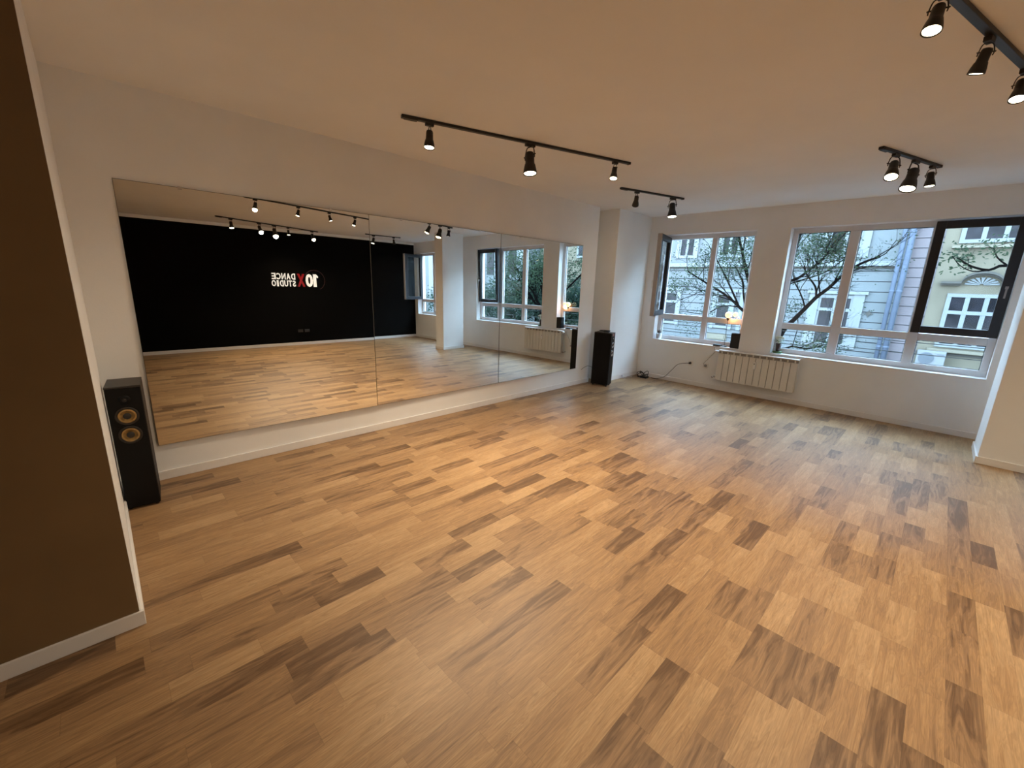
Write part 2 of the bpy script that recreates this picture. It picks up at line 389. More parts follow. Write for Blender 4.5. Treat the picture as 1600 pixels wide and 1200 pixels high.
def sash1(root):
    a = math.radians(76); u = Vector((-math.sin(a), -math.cos(a), 0)); v = Vector((-u.y, u.x, 0))
    v = Vector((math.cos(a), -math.sin(a), 0))
    T = Matrix(((u.x, v.x, 0, 7.27), (u.y, v.y, 0, 3.60), (0, 0, 1, 1.15), (0, 0, 0, 1)))
    sash(root, T, 0.72, 1.30, back=True)
def sash2(root):
    # tilted a little inwards at the top, hinge below
    t = math.radians(2.2)
    T = Matrix.Translation((7.235, 0.277, 1.172)) @ Matrix.Rotation(-t, 4, 'Y') @ Matrix(((0, 1, 0, 0), (-1, 0, 0, 0), (0, 0, 1, 0), (0, 0, 0, 1)))
    sash(root, T, 0.73, 1.298)
def sash3(root):
    a = math.radians(80); u = Vector((-math.sin(a), math.cos(a), 0)); v = Vector((math.cos(a), math.sin(a), 0))
    T = Matrix(((u.x, v.x, 0, 7.27), (u.y, v.y, 0, -3.20), (0, 0, 1, 1.15), (0, 0, 0, 1)))
    sash(root, T, 0.66, 1.30, back=True)
window('window_1', 2.185, 3.64, [(2.825, 0.042)], 1, sash1, 'smaller white window at the left with its leaf swung open')
window('window_2', -0.46, 1.745, [(1.035, 0.055), (0.245, 0.05)], 0, sash2, 'wide three bay white window with a dark tilted leaf')
window('window_3', -3.24, -1.22, [(-1.88, 0.05), (-2.56, 0.05)], 0, sash3, 'window behind the column, seen only in the mirror')

# ------------------------------------------------------------------ mirror panels (leaning a hair off the wall)
mz0, mz1 = 0.288, 2.20
labels = ['left mirror panel that reflects the black wall and sign', 'middle mirror panel that reflects the white column', 'right mirror panel that reflects the radiator and small window']
for i, (x0, x1, tilt, yaw) in enumerate(((0.195, 1.998, 0.45, -0.5), (2.001, 3.745, 0.45, 0.25), (3.748, 5.452, 0.45, 0.0))):
    cx = (x0 + x1) / 2; hw = (x1 - x0) / 2
    root = thing('mirror_panel', (cx, YM - 0.03, mz0), labels[i], 'mirror', 'wall mirror panels')
    root.rotation_euler = (-math.radians(tilt), 0, math.radians(yaw))
    MB().box(-hw, hw, 0, 0.005, 0, mz1 - mz0).build('backing', M['mirror_edge'], root)
    MB().box(-hw + 0.002, hw - 0.002, -0.0015, 0, 0.002, mz1 - mz0 - 0.003).build('mirror_glass', M['mirror'], root)
    for q in (-0.6, 0.6):
        c = MB(); c.box(q * hw - 0.012, q * hw + 0.012, -0.006, 0.004, mz1 - mz0 - 0.014, mz1 - mz0 + 0.004)
        c.build('clip', M['chrome'], root)

# ------------------------------------------------------------------ light tracks and spotlights
def rail(a, b, label):
    a = Vector(a + (HC,)); b = Vector(b + (HC,)); d = b - a; ln = d.length; ang = math.atan2(d.y, d.x)
    root = thing('light_track', a, label, 'track', 'black ceiling light tracks', ang)
    MB().box(0.02, ln - 0.02, -0.018, 0.018, -0.02, -0.001).build('rail', M['black_metal'], root, bevel=0.002)
    for q0, q1 in ((0, 0.02), (ln - 0.02, ln)): MB().box(q0, q1, -0.019, 0.019, -0.023, -0.001).build('end_cap', M['black_metal'], root, bevel=0.002)
    MB().box(0.02, 0.12, -0.021, 0.021, -0.026, -0.02).build('power_feed', M['black_metal'], root, bevel=0.002)
    return a, b, ang
def spot(pos, ang, size, label, lean=(0, 0), dim=False, power=1.0, spin=0.0, cone=128):
    """pos on the ceiling, lean = direction (dx, dy) the lens is tipped to"""
    root = thing('track_spotlight', (pos[0], pos[1], HC - 0.021), label, 'spotlight', 'black track spotlights', ang)
    k = size
    MB().box(-0.034 * k, 0.034 * k, -0.015, 0.015, -0.022, 0).build('adapter', M['black_metal'], root, bevel=0.002)
    # yoke bracket
    d = Vector((lean[0], lean[1], 0)); d.rotate(Matrix.Rotation(-ang, 3, 'Z'))
    axis = Vector((d.x, d.y, -1)).normalized(); piv = Vector((0, 0, -0.022 - 0.052 * k))
    side = axis.cross(Vector((math.cos(spin), math.sin(spin), 0.0)))
    if side.length < 0.1: side = Vector((0, 1, 0))
    side.normalize(); W = 0.037 * k
    br = MB()
    pts = smooth_pts([piv + side * W + axis * 0.02 * k, piv + side * W * 1.02, Vector((0, 0, -0.03)) + side * W * 0.7, Vector((0, 0, -0.024)), Vector((0, 0, -0.03)) - side * W * 0.7, piv - side * W * 1.02, piv - side * W + axis * 0.02 * k], 4)
    br.tube(pts, 0.0035 * k, 6)
    br.tube([piv - side * W * 1.25, piv + side * W * 1.25], 0.004 * k, 6)
    br.build('bracket', M['black_metal'], root, smooth=True)
    z = -axis; x = side; y = z.cross(x)
    T = Matrix(((x.x, y.x, z.x, piv.x), (x.y, y.y, z.y, piv.y), (x.z, y.z, z.z, piv.z), (0, 0, 0, 1)))
    prof = [(0.012, 0.022), (0.024, 0.018), (0.028, 0.008), (0.029, -0.03), (0.030, -0.05), (0.034, -0.056), (0.041, -0.085), (0.0445, -0.108), (0.0445, -0.114), (0.041, -0.114), (0.036, -0.104)]
    MB().lathe([(r * k, h * k) for r, h in prof], 20, T).build('housing', M['black_metal'], root, smooth=True)
    MB().lathe([(0.0405 * k, -0.108 * k), (0.034 * k, -0.1105 * k), (0.015 * k, -0.112 * k)], 20, T).build('lens', M['lens_dim'] if dim else M['lens'], root, smooth=True)
    ld = bpy.data.lights.new('spot_beam', 'SPOT'); ld.energy = LAMP_W * power; ld.color = LAMP_COL
    ld.spot_size = math.radians(cone); ld.spot_blend = 1.0; ld.shadow_soft_size = 0.035 * k
    lo = bpy.data.objects.new('spot_beam', ld); col.objects.link(lo); lo.parent = root
    lo.location = piv + axis * 0.118 * k
    lo.rotation_euler = axis.to_track_quat('-Z', 'Y').to_euler()
    return root
a, b, g = rail((1.831, 3.120), (3.974, 2.465), 'long black ceiling track in front of the mirror')
spot((2.035, 3.055), g, 0.95, 'lit small spotlight at the left end of the long track before the mirror', (-0.12, -0.10), cone=150, power=1.7)
spot((2.89, 2.795), g, 1.35, 'largest lit spotlight in the middle of the long track before the mirror', (-0.08, -0.16), spin=0.4, cone=105, power=2.7)
spot((3.80, 2.52), g, 0.85, 'lit small spotlight at the right end of the long track before the mirror', (-0.3, -0.14), cone=110, power=0.65)
a, b, g = rail((4.844, 3.10), (5.898, 2.78), 'short black ceiling track near the pilaster')
spot((5.10, 3.02), g, 0.95, 'small dark spotlight on the short track near the pilaster', (0.75, 0.55), power=0.12, cone=110)
spot((5.72, 2.84), g, 1.35, 'large lit spotlight on the short track near the pilaster', (-0.12, -0.16), spin=0.5, power=0.15, cone=110)
a, b, g = rail((4.822, 0.635), (5.817, 0.30), 'short black ceiling track in front of the wide window')
spot((5.06, 0.555), g, 1.15, 'glowing spotlight at the left end of the track by the wide window', (-0.55, -0.05), spin=0.8, power=0.22, cone=110)
spot((5.40, 0.445), g, 1.4, 'large tilted spotlight in the middle of the track by the wide window', (-0.38, 0.08), spin=1.2, power=0.22, cone=110)
spot((5.70, 0.345), g, 0.95, 'smallest spotlight at the right end of the track by the wide window', (-0.1, -0.1), dim=True, power=0.15, cone=110)
a, b, g = rail((1.74, 0.475), (3.98, -0.135), 'long black ceiling track at the upper right corner')
spot((1.90, 0.428), g, 0.85, 'glowing spotlight near the camera end of the upper right track, seen in the mirror', (-0.25, 0.35), cone=150, power=0.7)
spot((2.57, 0.252), g, 0.76, 'bright spotlight cut by the top edge of the photo', (-0.30, 0.05), spin=0.3, power=0.7)
spot((3.13, 0.101), g, 0.74, 'spotlight seen edge on in the upper right corner, second from the right edge', (0.18, 0.22), dim=True, power=0.7, cone=110)
spot((3.66, -0.047), g, 0.80, 'spotlight cut by the right edge of the photo', (-0.35, 0.0), power=0.35, cone=100)
a, b, g = rail((1.803, -2.20), (4.04, -3.12), 'long black ceiling track in front of the black wall')
for (t, sz, lb, ln_) in ((0.12, 1.0, 'leftmost spotlight of the five reflected before the black wall', (0, 0.3)),
                         (0.37, 1.1, 'second of the five spotlights reflected before the black wall', (0.1, 0.6)),
                         (0.515, 1.35, 'largest of the five spotlights reflected before the black wall', (0.0, 0.5)),
                         (0.66, 0.85, 'smallest of the five spotlights reflected before the black wall', (0.0, 0.1)),
                         (0.93, 1.1, 'rightmost spotlight of the five reflected before the black wall', (0.1, 0.5))):
    spot((1.803 + 2.237 * t, -2.20 - 0.92 * t), g, sz, lb, ln_)
a, b, g = rail((4.98, -2.50), (6.14, -2.42), 'short black ceiling track reflected beside the column')
spot((5.18, -2.486), g, 1.1, 'bright spotlight at the mirror seam on the reflected short track', (0.0, 0.5), power=0.5)
spot((5.40, -2.47), g, 1.1, 'second spotlight on the reflected short track', (-0.3, 0.1), dim=True, power=0.4)
spot((5.95, -2.433), g, 0.9, 'dark spotlight at the far end of the reflected short track', (0.3, -0.3), dim=True, power=0.3)

# ------------------------------------------------------------------ floor-standing speakers
def speaker(loc, rz, label, rings, dz=0):
    W, D, H = 0.18, 0.29, 0.866
    root = thing('tower_speaker', (loc[0], loc[1], loc[2] + dz), label, 'speaker', 'tower speakers', rz)
    MB().box(-W / 2, W / 2, 0.012, D, 0.012, H - 0.012).build('cabinet', M['wood_black'], root, bevel=0.004)
    MB().box(-W / 2, W / 2, 0.0, D, H - 0.012, H).build('top_panel', M['top_brown'], root, bevel=0.002)
    MB().box(-W / 2 + 0.002, W / 2 - 0.002, 0.0, 0.0118, 0.014, H - 0.014).build('front_baffle', M['black'], root, bevel=0.003)
    for sx in (-1, 1):
        for y in (0.03, D - 0.03):
            MB().lathe([(0.012, -dz), (0.015, 0.012)], 12, Matrix.Translation((sx * 0.07, y, 0))).build('foot', M['rubber'], root)
    Ry = Matrix.Rotation(PI / 2, 4, 'X')
    for z in (0.665, 0.535):
        T = Matrix.Translation((0.0, 0.0, z)) @ Ry
        d = MB().lathe([(0.061, 0.0), (0.061, 0.004), (0.056, 0.006), (0.050, 0.004), (0.044, -0.001)], 32, T).build('woofer', M['cone_dark'], root, smooth=True)
        MB().lathe([(0.047, 0.0045), (0.044, 0.006), (0.026, 0.0015), (0.024, 0.001)], 32, T).build('cone', rings, d, smooth=True)
        MB().lathe([(0.024, 0.002), (0.018, 0.007), (0.006, 0.010)], 24, T).build('dust_cap', M['cone_dark'], d, smooth=True)
    T = Matrix.Translation((0.0, 0.0, 0.775)) @ Ry
    t = MB().lathe([(0.032, 0.0), (0.032, 0.003), (0.014, 0.002)], 24, T).build('tweeter', M['black'], root, smooth=True)
    MB().lathe([(0.013, 0.003), (0.009, 0.007), (0.002, 0.009)], 16, T).build('dome', M['cone_dark'] if rings != M['silver'] else M['silver'], t, smooth=True)
    return root
speaker((0.046, 3.645, 0), math.radians(-5), 'black tower speaker with gold-ringed drivers in the near left corner', M['cone_gold'])
s = speaker((5.90, 3.675, 0), math.radians(13), 'black tower speaker by the pilaster at the mirror end', M['silver'], 0.014)
MB().box(-0.035, 0.035, -0.002, 0, 0.81, 0.855).build('badge', M['badge'], s)
c = MB(); random.seed(4)
pts = [(-0.07 + 0.14 * random.random(), 0.05 + 0.2 * random.random(), 0.006 + 0.016 * i / 9) for i in range(10)]
c.tube([Vector(p) for p in smooth_pts(pts, 6)], 0.006, 6)
o = c.build('coiled_lead', M['rubber'], smooth=True); o.location = (5.875, 3.665, 0.881)
tag(o, 'black lead coiled on top of the far tower speaker', 'cable')

# ------------------------------------------------------------------ studio sign on the black wall
def text_mesh(body, size, sx, offs, depth):
    cu = bpy.data.curves.new('t', 'FONT'); cu.body = body; cu.size = size; cu.extrude = depth; cu.offset = offs; cu.resolution_u = 3
    ob = bpy.data.objects.new('t', cu); col.objects.link(ob)
    bpy.context.view_layer.update()
    dg = bpy.context.evaluated_depsgraph_get(); me = bpy.data.meshes.new_from_object(ob.evaluated_get(dg))
    col.objects.unlink(ob); bpy.data.objects.remove(ob)
    return me
sign = thing('studio_sign', (3.55, YB, 1.46), 'white and red 10X dance studio lettering on the black wall', 'sign')
def put(body, x_hi, x_lo, z0, z1, mat, name, offs):
    me = text_mesh(body, 0.3, 1, offs, 0.012)
    xs = [v.co.x for v in me.vertices]; zs = [v.co.y for v in me.vertices]
    a, b, c, d = min(xs), max(xs), min(zs), max(zs)
    for v in me.vertices:
        X = x_hi + (x_lo - x_hi) * (v.co.x - a) / (b - a); Z = z0 + (z1 - z0) * (v.co.y - c) / (d - c)
        v.co = Vector((X, YB + 0.014 + v.co.z, Z)) - sign.location
    bm = bmesh.new(); bm.from_mesh(me); bmesh.ops.recalc_face_normals(bm, faces=bm.faces); bm.to_mesh(me); bm.free()
    me.materials.clear(); me.materials.append(mat)
    o = bpy.data.objects.new(name, me); col.objects.link(o); o.parent = sign
one = MB(); op = [(4.055 - u * 0.115, 1.462 + v * 0.313) for u, v in ((0, 0.70), (0, 0.84), (0.42, 1), (1, 1), (1, 0), (0.40, 0), (0.40, 0.78))]
one.v = [(x, YB + q, z) for q in (0.002, 0.026) for x, z in op]; one.f = [tuple(range(7)), tuple(range(13, 6, -1))] + [(i, (i + 1) % 7, (i + 1) % 7 + 7, i + 7) for i in range(7)]
one.shift(sign.location).build('digit', M['letter_white'], sign)
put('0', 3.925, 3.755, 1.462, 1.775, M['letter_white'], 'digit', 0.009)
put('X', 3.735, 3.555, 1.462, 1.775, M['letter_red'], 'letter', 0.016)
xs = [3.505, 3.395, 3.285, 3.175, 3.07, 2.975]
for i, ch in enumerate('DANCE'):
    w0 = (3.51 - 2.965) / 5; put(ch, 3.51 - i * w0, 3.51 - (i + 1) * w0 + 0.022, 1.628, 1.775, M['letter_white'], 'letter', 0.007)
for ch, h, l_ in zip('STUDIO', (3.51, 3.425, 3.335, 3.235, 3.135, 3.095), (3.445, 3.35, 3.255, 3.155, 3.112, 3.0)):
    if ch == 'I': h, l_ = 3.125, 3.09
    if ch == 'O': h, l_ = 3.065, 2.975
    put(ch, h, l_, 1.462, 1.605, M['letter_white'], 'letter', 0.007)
rg = MB(); cpt = (3.97, 1.625)
rg.tube([Vector((cpt[0] + 0.25 * math.cos(t), YB + 0.02, cpt[1] + 0.25 * math.sin(t))) for t in [math.radians(q) for q in range(-60, 151, 7)]], 0.006, 6)
rg.shift(sign.location).build('ring', M['ring_dark'], sign, smooth=True)
# twin socket on the black wall
so = thing('wall_socket', (3.61, YB, 0.36), 'black twin socket low on the black wall', 'socket')
for dx in (-0.08, 0.08):
    p = MB().box(dx - 0.06, dx + 0.06, 0, 0.012, -0.035, 0.035).build('plate', M['black_metal'], so, bevel=0.003)

# ------------------------------------------------------------------ radiator
rx0, rx1 = 7.05, 7.13; ry0, ry1 = 1.335, 2.435; rz0, rz1 = 0.185, 0.675
rad = thing('radiator', (7.09, (ry0 + ry1) / 2, rz0), 'white twelve-section panel radiator under the windows', 'radiator')
n = 12; sw = (ry1 - ry0) / n
for i in range(n):
    y0 = ry0 + i * sw
    m = MB(); m.box(rx0, rx0 + 0.012, y0 + 0.0035, y0 + sw - 0.0035, rz0, rz1 - 0.055)
    m.box(rx0 + 0.012, rx1 - 0.01, y0 + sw * 0.38, y0 + sw * 0.62, rz0 + 0.02, rz1 - 0.03)
    m.box(rx0 + 0.004, rx0 + 0.02, y0 + sw * 0.5 - 0.008, y0 + sw * 0.5 + 0.008, rz1 - 0.055, rz1 - 0.02)
    m.box(rx1 - 0.012, rx1, y0 + 0.0035, y0 + sw - 0.0035, rz0, rz1 - 0.04)
    m.shift(rad.location).build('section', M['radiator'], rad, bevel=0.003)
MB().box(rx0 + 0.022, rx0 + 0.03, ry0 + 0.002, ry1 - 0.002, rz1 - 0.055, rz1 - 0.02).shift(rad.location).build('grille', M['fin'], rad)
MB().box(rx0 - 0.002, rx1, ry0, ry1, rz1 - 0.016, rz1).shift(rad.location).build('top_cover', M['white'], rad, bevel=0.003)
MB().box(rx0 + 0.016, rx0 + 0.02, ry0 + 0.004, ry1 - 0.004, rz0 + 0.01, rz1 - 0.06).shift(rad.location).build('rear_plate', M['fin'], rad)
hm = MB().box(rx0 - 0.022, rx0 + 0.001, 1.87, 1.91, 0.45, 0.56).shift(rad.location).build('heat_meter', M['white'], rad, bevel=0.004)
MB().lathe([(0.008, 0), (0.008, 0.003)], 12, Matrix.Translation(Vector((rx0 - 0.022, 1.89, 0.53)) - rad.location) @ Matrix.Rotation(-PI / 2, 4, 'Y')).build('sensor', M['rubber'], hm)
v = MB(); v.tube([(7.10, ry1, 0.22), (7.10, ry1 + 0.045, 0.22)], 0.012, 10); v.tube([(7.10, ry1 + 0.045, 0.22), (XW - 0.001, ry1 + 0.045, 0.22)], 0.009, 8)
v.shift(rad.location).build('lower_pipe', M['chrome'], rad, smooth=True)
v = MB(); v.tube([(7.06, ry1 + 0.045, 0.22), (7.10, ry1 + 0.045, 0.22)], [0.016, 0.019], 12)
v.shift(rad.location).build('lower_valve', M['chrome'], rad, smooth=True)
v = MB(); v.tube([(7.10, ry1, 0.645), (7.10, ry1 + 0.04, 0.645)], 0.012, 10); v.tube([(7.10, ry1 + 0.04, 0.645), (XW - 0.001, ry1 + 0.04, 0.645)], 0.01, 8)
v.shift(rad.location).build('upper_pipe', M['chrome'], rad, smooth=True)
v = MB(); v.tube([(7.03, ry1 + 0.04, 0.645), (7.05, ry1 + 0.04, 0.645), (7.10, ry1 + 0.04, 0.645)], [0.017, 0.021, 0.016], 14)
v.shift(rad.location).build('thermostat_head', M['white'], rad, smooth=True)

# ------------------------------------------------------------------ sockets and cables
def socket(y, z, label):
    so = thing('wall_socket', (XW, y, z), label, 'socket', 'white sockets left of the radiator')
    MB().box(-0.010, 0, -0.04, 0.04, -0.04, 0.04).build('plate', M['white'], so, bevel=0.003)
    MB().lathe([(0.022, 0.0), (0.022, 0.002)], 20, Matrix.Translation((-0.010, 0, 0)) @ Matrix.Rotation(-PI / 2, 4, 'Y')).build('insert', M['rubber'], so)
    return so
socket(2.90, 0.375, 'white wall socket farther from the radiator with a plug')
socket(2.645, 0.37, 'white wall socket nearer the radiator with a plug')
def cable(pts, r, label, mat='rubber', plug=None, group=None, n=7, name='cable'):
    root = thing(name, pts[0], label, 'cable', group); L = Vector(pts[0])
    MB().tube(smooth_pts(pts, n), r, 6).shift(L).build('lead', M[mat], root, smooth=True)
    if plug:
        p = Vector(plug); MB().tube([p, p + Vector((-0.03, 0, 0)), p + Vector((-0.045, 0, 0))], [0.019, 0.017, 0.010], 12).shift(L).build('plug', M[mat], root, smooth=True)
    return root
cable([(7.11, 2.90, 0.375), (7.09, 2.96, 0.37), (7.11, 3.10, 0.32), (7.12, 3.20, 0.20), (7.11, 3.32, 0.06), (7.09, 3.45, 0.008), (7.07, 3.52, 0.007), (7.09, 3.555, 0.007)], 0.0045, 'black lead running from the socket down to the corner', plug=(7.147, 2.90, 0.375))
cable([(7.11, 2.645, 0.37), (7.10, 2.655, 0.42), (7.12, 2.60, 0.50), (7.12, 2.52, 0.62), (7.05, 2.50, 0.712), (7.16, 2.40, 0.722)], 0.004, 'thin grey lead rising from the socket to the sill', 'fin', plug=(7.147, 2.645, 0.37))
# coil of cable in the corner
random.seed(11)
root = thing('cable_coil', (7.00, 3.70, 0), 'tangled coil of black cable on the floor in the corner', 'cable')
for k in range(5):
    rx = 0.055 + 0.02 * random.random(); rz_ = 0.045 + 0.02 * random.random(); cx = random.uniform(-0.05, 0.05); cy = random.uniform(-0.07, 0.06); ph = random.random() * 6; tl = random.uniform(0.5, 1.2)
    pts = []
    for i in range(25):
        t = 2 * PI * i / 24 + ph
        pts.append(Vector((cx + rx * math.cos(t) * 0.7, cy + rx * math.sin(t), max(0.007, 0.05 + rz_ * math.sin(t * 1 + k) * tl))))
    MB().tube(pts, 0.006, 6).build('loop', M['rubber'], root, smooth=True)
MB().box(-0.06, 0.04, -0.13, 0.0, 0.001, 0.04).build('adapter_block', M['rubber'], root, bevel=0.008)
cable([(6.62, 3.872, 0.045), (6.60, 3.855, 0.03), (6.64, 3.83, 0.006), (6.72, 3.845, 0.006), (6.80, 3.84, 0.006), (6.88, 3.82, 0.006)], 0.003, 'thin pale lead lying along the pilaster baseboard', 'pot_white', plug=(6.63, 3.86, 0.05))
cable([(5.84, 3.97, 0.27), (5.80, 4.05, 0.29), (5.72, 4.070, 0.27), (5.64, 4.072, 0.24)], 0.003, 'thin dark lead on the wall behind the far speaker')

# ------------------------------------------------------------------ things on the sills
ZI = ZS + 0.012
o = thing('desk_speaker', (7.215, 2.255, ZI), 'small black box speaker on the sill beside the lamp', 'speaker')
MB().box(-0.05, 0.05, -0.068, 0.068, 0, 0.235).build('cabinet', M['black'], o, bevel=0.006)
MB().box(-0.054, -0.0505, -0.060, 0.060, 0.010, 0.225).build('grille', M['rubber'], o, bevel=0.002)
lamp = thing('globe_lamp', (7.235, 2.43, ZI), 'slim black lamp with two glowing amber globes on the sill', 'lamp')
MB().lathe([(0.045, 0), (0.045, 0.012), (0.012, 0.02)], 20).build('base', M['black_metal'], lamp, smooth=True)
MB().tube([(0, 0, 0.015), (0, 0.0, 0.44)], 0.004, 8).build('stem', M['black_metal'], lamp, smooth=True)
MB().lathe([(0.008, 0.42), (0.022, 0.445), (0.024, 0.462)], 16).build('socket_cup', M['black_metal'], lamp, smooth=True)
MB().tube([(0, 0, 0.45), (0.01, -0.04, 0.47), (0.015, -0.075, 0.49)], 0.004, 8).build('arm', M['black_metal'], lamp, smooth=True)
def sphere(m, c, r, n=16):
    prof = [(r * math.sin(PI * i / n) + 1e-4, -r * math.cos(PI * i / n)) for i in range(n + 1)]
    return m.lathe(prof, 20, Matrix.Translation(c))
sphere(MB(), (0, 0, 0.512), 0.050).build('globe', M['bulb'], lamp, smooth=True)
sphere(MB(), (0.015, -0.095, 0.525), 0.036).build('globe', M['bulb'], lamp, smooth=True)
pl = bpy.data.lights.new('globe_light', 'POINT'); pl.energy = 1.2; pl.color = (1.0, 0.42, 0.15); pl.shadow_soft_size = 0.05
po = bpy.data.objects.new('globe_light', pl); col.objects.link(po); po.parent = lamp; po.location = (0.0, -0.06, 0.46)
m = MB(); m.box(-0.045, 0.045, -0.06, 0.06, 0, 0.03)
o = thing('power_adapter', (7.20, 2.40 + 0.12, ZI), 'small dark adapter lying on the sill at the lamp foot', 'adapter'); m.build('body', M['rubber'], o, bevel=0.006)
# flower vase
fv = thing('flower_vase', (7.235, 1.665, ZI), 'dark vase of cream flowers at the left end of the wide window', 'vase')
MB().lathe([(0.052, 0), (0.060, 0.02), (0.062, 0.026), (0.034, 0.028)], 20).build('saucer', M['saucer'], fv, smooth=True)
MB().lathe([(0.026, 0.026), (0.030, 0.07), (0.040, 0.15), (0.036, 0.15), (0.03, 0.14)], 20).build('vase', M['pot_dark'], fv, smooth=True)
random.seed(3); lm = MB()
for i in range(26):
    t = random.random() * 2 * PI; r = 0.02 + 0.04 * random.random(); z = 0.14 + 0.05 * random.random()
    p = Vector((r * math.cos(t), r * math.sin(t), z)); q = p + Vector((0.03 * math.cos(t), 0.03 * math.sin(t), 0.015)); s_ = Vector((-math.sin(t), math.cos(t), 0.3)) * 0.01
    lm.add([p, p + s_ + (q - p) * 0.5, q, p - s_ + (q - p) * 0.5], [(0, 1, 2, 3)])
lm.build('leaves', M['leafgreen'], fv)
for i in range(13):
    t = i * 2.4; r = 0.058 * math.sqrt((i + 0.5) / 13); z = 0.235 - 6 * r * r + 0.01 * random.random()
    c0 = Vector((r * math.cos(t), r * math.sin(t), z)); fl = MB()
    fl.tube([(0, 0, 0.14), c0 * 0.6 + Vector((0, 0, 0.05)), c0], 0.0015, 4)
    for k in range(7):
        a = 2 * PI * k / 7; d = Vector((math.cos(a), math.sin(a), 0.5)) * 0.027; e = Vector((-math.sin(a), math.cos(a), 0)) * 0.012
        fl.add([c0, c0 + d * 0.6 + e, c0 + d, c0 + d * 0.6 - e], [(0, 1, 2, 3)])
    sphere(fl, c0, 0.007, 5)
    fl.build('flower', M['petal'], fv)
wp = thing('potted_plant', (7.225, 3.56, ZI), 'small white pot with a dark plant in the left window corner', 'plant')
MB().lathe([(0.040, 0), (0.046, 0.03), (0.052, 0.10), (0.047, 0.10), (0.045, 0.085)], 20).build('pot', M['pot_white'], wp, smooth=True)
lm = MB()
for i in range(34):
    t = random.random() * 2 * PI; h = 0.03 + 0.06 * random.random(); r = 0.02 + 0.03 * random.random()
    p = Vector((0.01 * math.cos(t), 0.01 * math.sin(t), 0.09)); q = Vector((r * math.cos(t), r * math.sin(t), 0.09 + h)); e = Vector((-math.sin(t), math.cos(t), 0)) * 0.009
    lm.add([p, (p + q) / 2 + e, q, (p + q) / 2 - e], [(0, 1, 2, 3)])
lm.build('leaves', M['houseleaf'], wp)

# ------------------------------------------------------------------ outside: guard rails
for i, (y0, y1, lb) in enumerate(((2.10, 3.72, 'thin dark guard rails outside the small window'), (-0.54, 1.83, 'thin dark guard rails outside the wide window'), (-3.32, -1.14, 'thin dark guard rails outside the window behind the column'))):
    r = thing('guard_rail', (7.50, (y0 + y1) / 2, 0.7), lb, 'railing', 'guard rails outside the windows')
    for z in (0.74, 0.885, 1.03): MB().tube([(7.50, y0, z), (7.50, y1, z)], 0.0055, 6).shift(r.location).build('rod', M['black_metal'], r)
    for y in (y0, y1): MB().box(7.44, 7.51, y - 0.01, y + 0.01, 0.70, 1.06).shift(r.location).build('bracket', M['black_metal'], r)

# ------------------------------------------------------------------ outside: street and facades across it
ZG = -4.2
tag(MB().box(7.6, 60, -60, 60, ZG - 0.2, ZG).build('street', M['asphalt']), 'grey asphalt street below the windows', 'street', kind='structure')
XF = 25.0; KF = XF / 17.0
def fy(y17): return y17 * KF
def fz(z17): return CAMZ + (z17 - CAMZ) * KF
def facade_window(root, y_hi, y_lo, z0, z1, cols, rows, surround=0.0, zsplit=None):
    """framed casement set into the facade; y_hi is the left side as seen from the room"""
    L = root.location; fr = MB(); fw = 0.07; d0 = XF - 0.05
    W = y_hi - y_lo
    if surround:
        s = MB(); s.box(XF - 0.10, XF, y_lo - surround, y_lo - 0.02, z0 - 0.1, z1 + 0.12); s.box(XF - 0.10, XF, y_hi + 0.02, y_hi + surround, z0 - 0.1, z1 + 0.12)
        s.box(XF - 0.16, XF, y_lo - surround - 0.1, y_hi + surround + 0.1, z1 + 0.12, z1 + 0.26)
        s.shift(L).build('surround', M['facade_frame'], root)
    zz = [z0] + (zsplit if zsplit else [z0 + (z1 - z0) * i / rows for i in range(1, rows)]) + [z1]
    cw = W / cols
    for i in range(cols + 1): fr.box(d0, XF + 0.02, y_lo + i * cw - fw, y_lo + i * cw + fw, z0, z1)
    for z in zz: fr.box(d0 - 0.01, XF + 0.02, y_lo - fw, y_hi + fw, z - fw, z + fw)
    w_ = fr.shift(L).build('window', M['facade_frame'], root)
    MB().box(XF - 0.02, XF - 0.005, y_lo, y_hi, z0, z1).shift(L).build('pane', M['facade_glass'], w_)
ypink, ycream = fy(1.02), fy(0.42)
# pale blue house
ba = thing('apartment_house', (XF, 10, ZG), 'pale blue rendered house across the street with grooved walls', 'building', 'houses across the street')
MB().box(XF, XF + 8, ypink, 32, ZG, 13).shift(ba.location).build('wall', M['blue_render'], ba)
g = MB(); z = fz(2.32)
while z > ZG: g.box(XF - 0.006, XF, ypink, 32, z - 0.018, z + 0.018); z -= 0.45
g.shift(ba.location).build('groove', M['groove'], ba)
MB().box(XF - 0.22, XF, ypink + 0.25, 32, fz(2.46), fz(2.60)).shift(ba.location).build('cornice', M['facade_frame'], ba)
MB().box(XF - 0.08, XF, ypink + 0.25, 32, fz(2.40), fz(2.46)).shift(ba.location).build('cornice_shadow_mould', M['stone'], ba)
facade_window(ba, fy(2.98), fy(2.12), fz(0.0), fz(1.53), 2, 2, 0.42, [fz(1.12)])
facade_window(ba, fy(3.02), fy(2.20), fz(2.78), fz(3.9), 2, 2, 0.3, [fz(3.6)])
for yc in (5.95, 5.10 - 0.12, 8.0):
    facade_window(ba, fy(yc + 0.25), fy(yc - 0.25), fz(0.25), fz(1.47), 1, 2, 0.22, [fz(1.1)])
for yc in (4.3, 6.0, 7.6): facade_window(ba, fy(yc + 0.3), fy(yc - 0.3), fz(2.85), fz(3.95), 2, 2, 0.2, [fz(3.6)])
p = MB(); 
for yc in (6.0, 5.05): p.box(XF - 0.07, XF, fy(yc - 0.33), fy(yc + 0.38), fz(-0.25), fz(0.0)); p.box(XF - 0.11, XF, fy(yc - 0.25), fy(yc + 0.30), fz(-0.21), fz(-0.04))
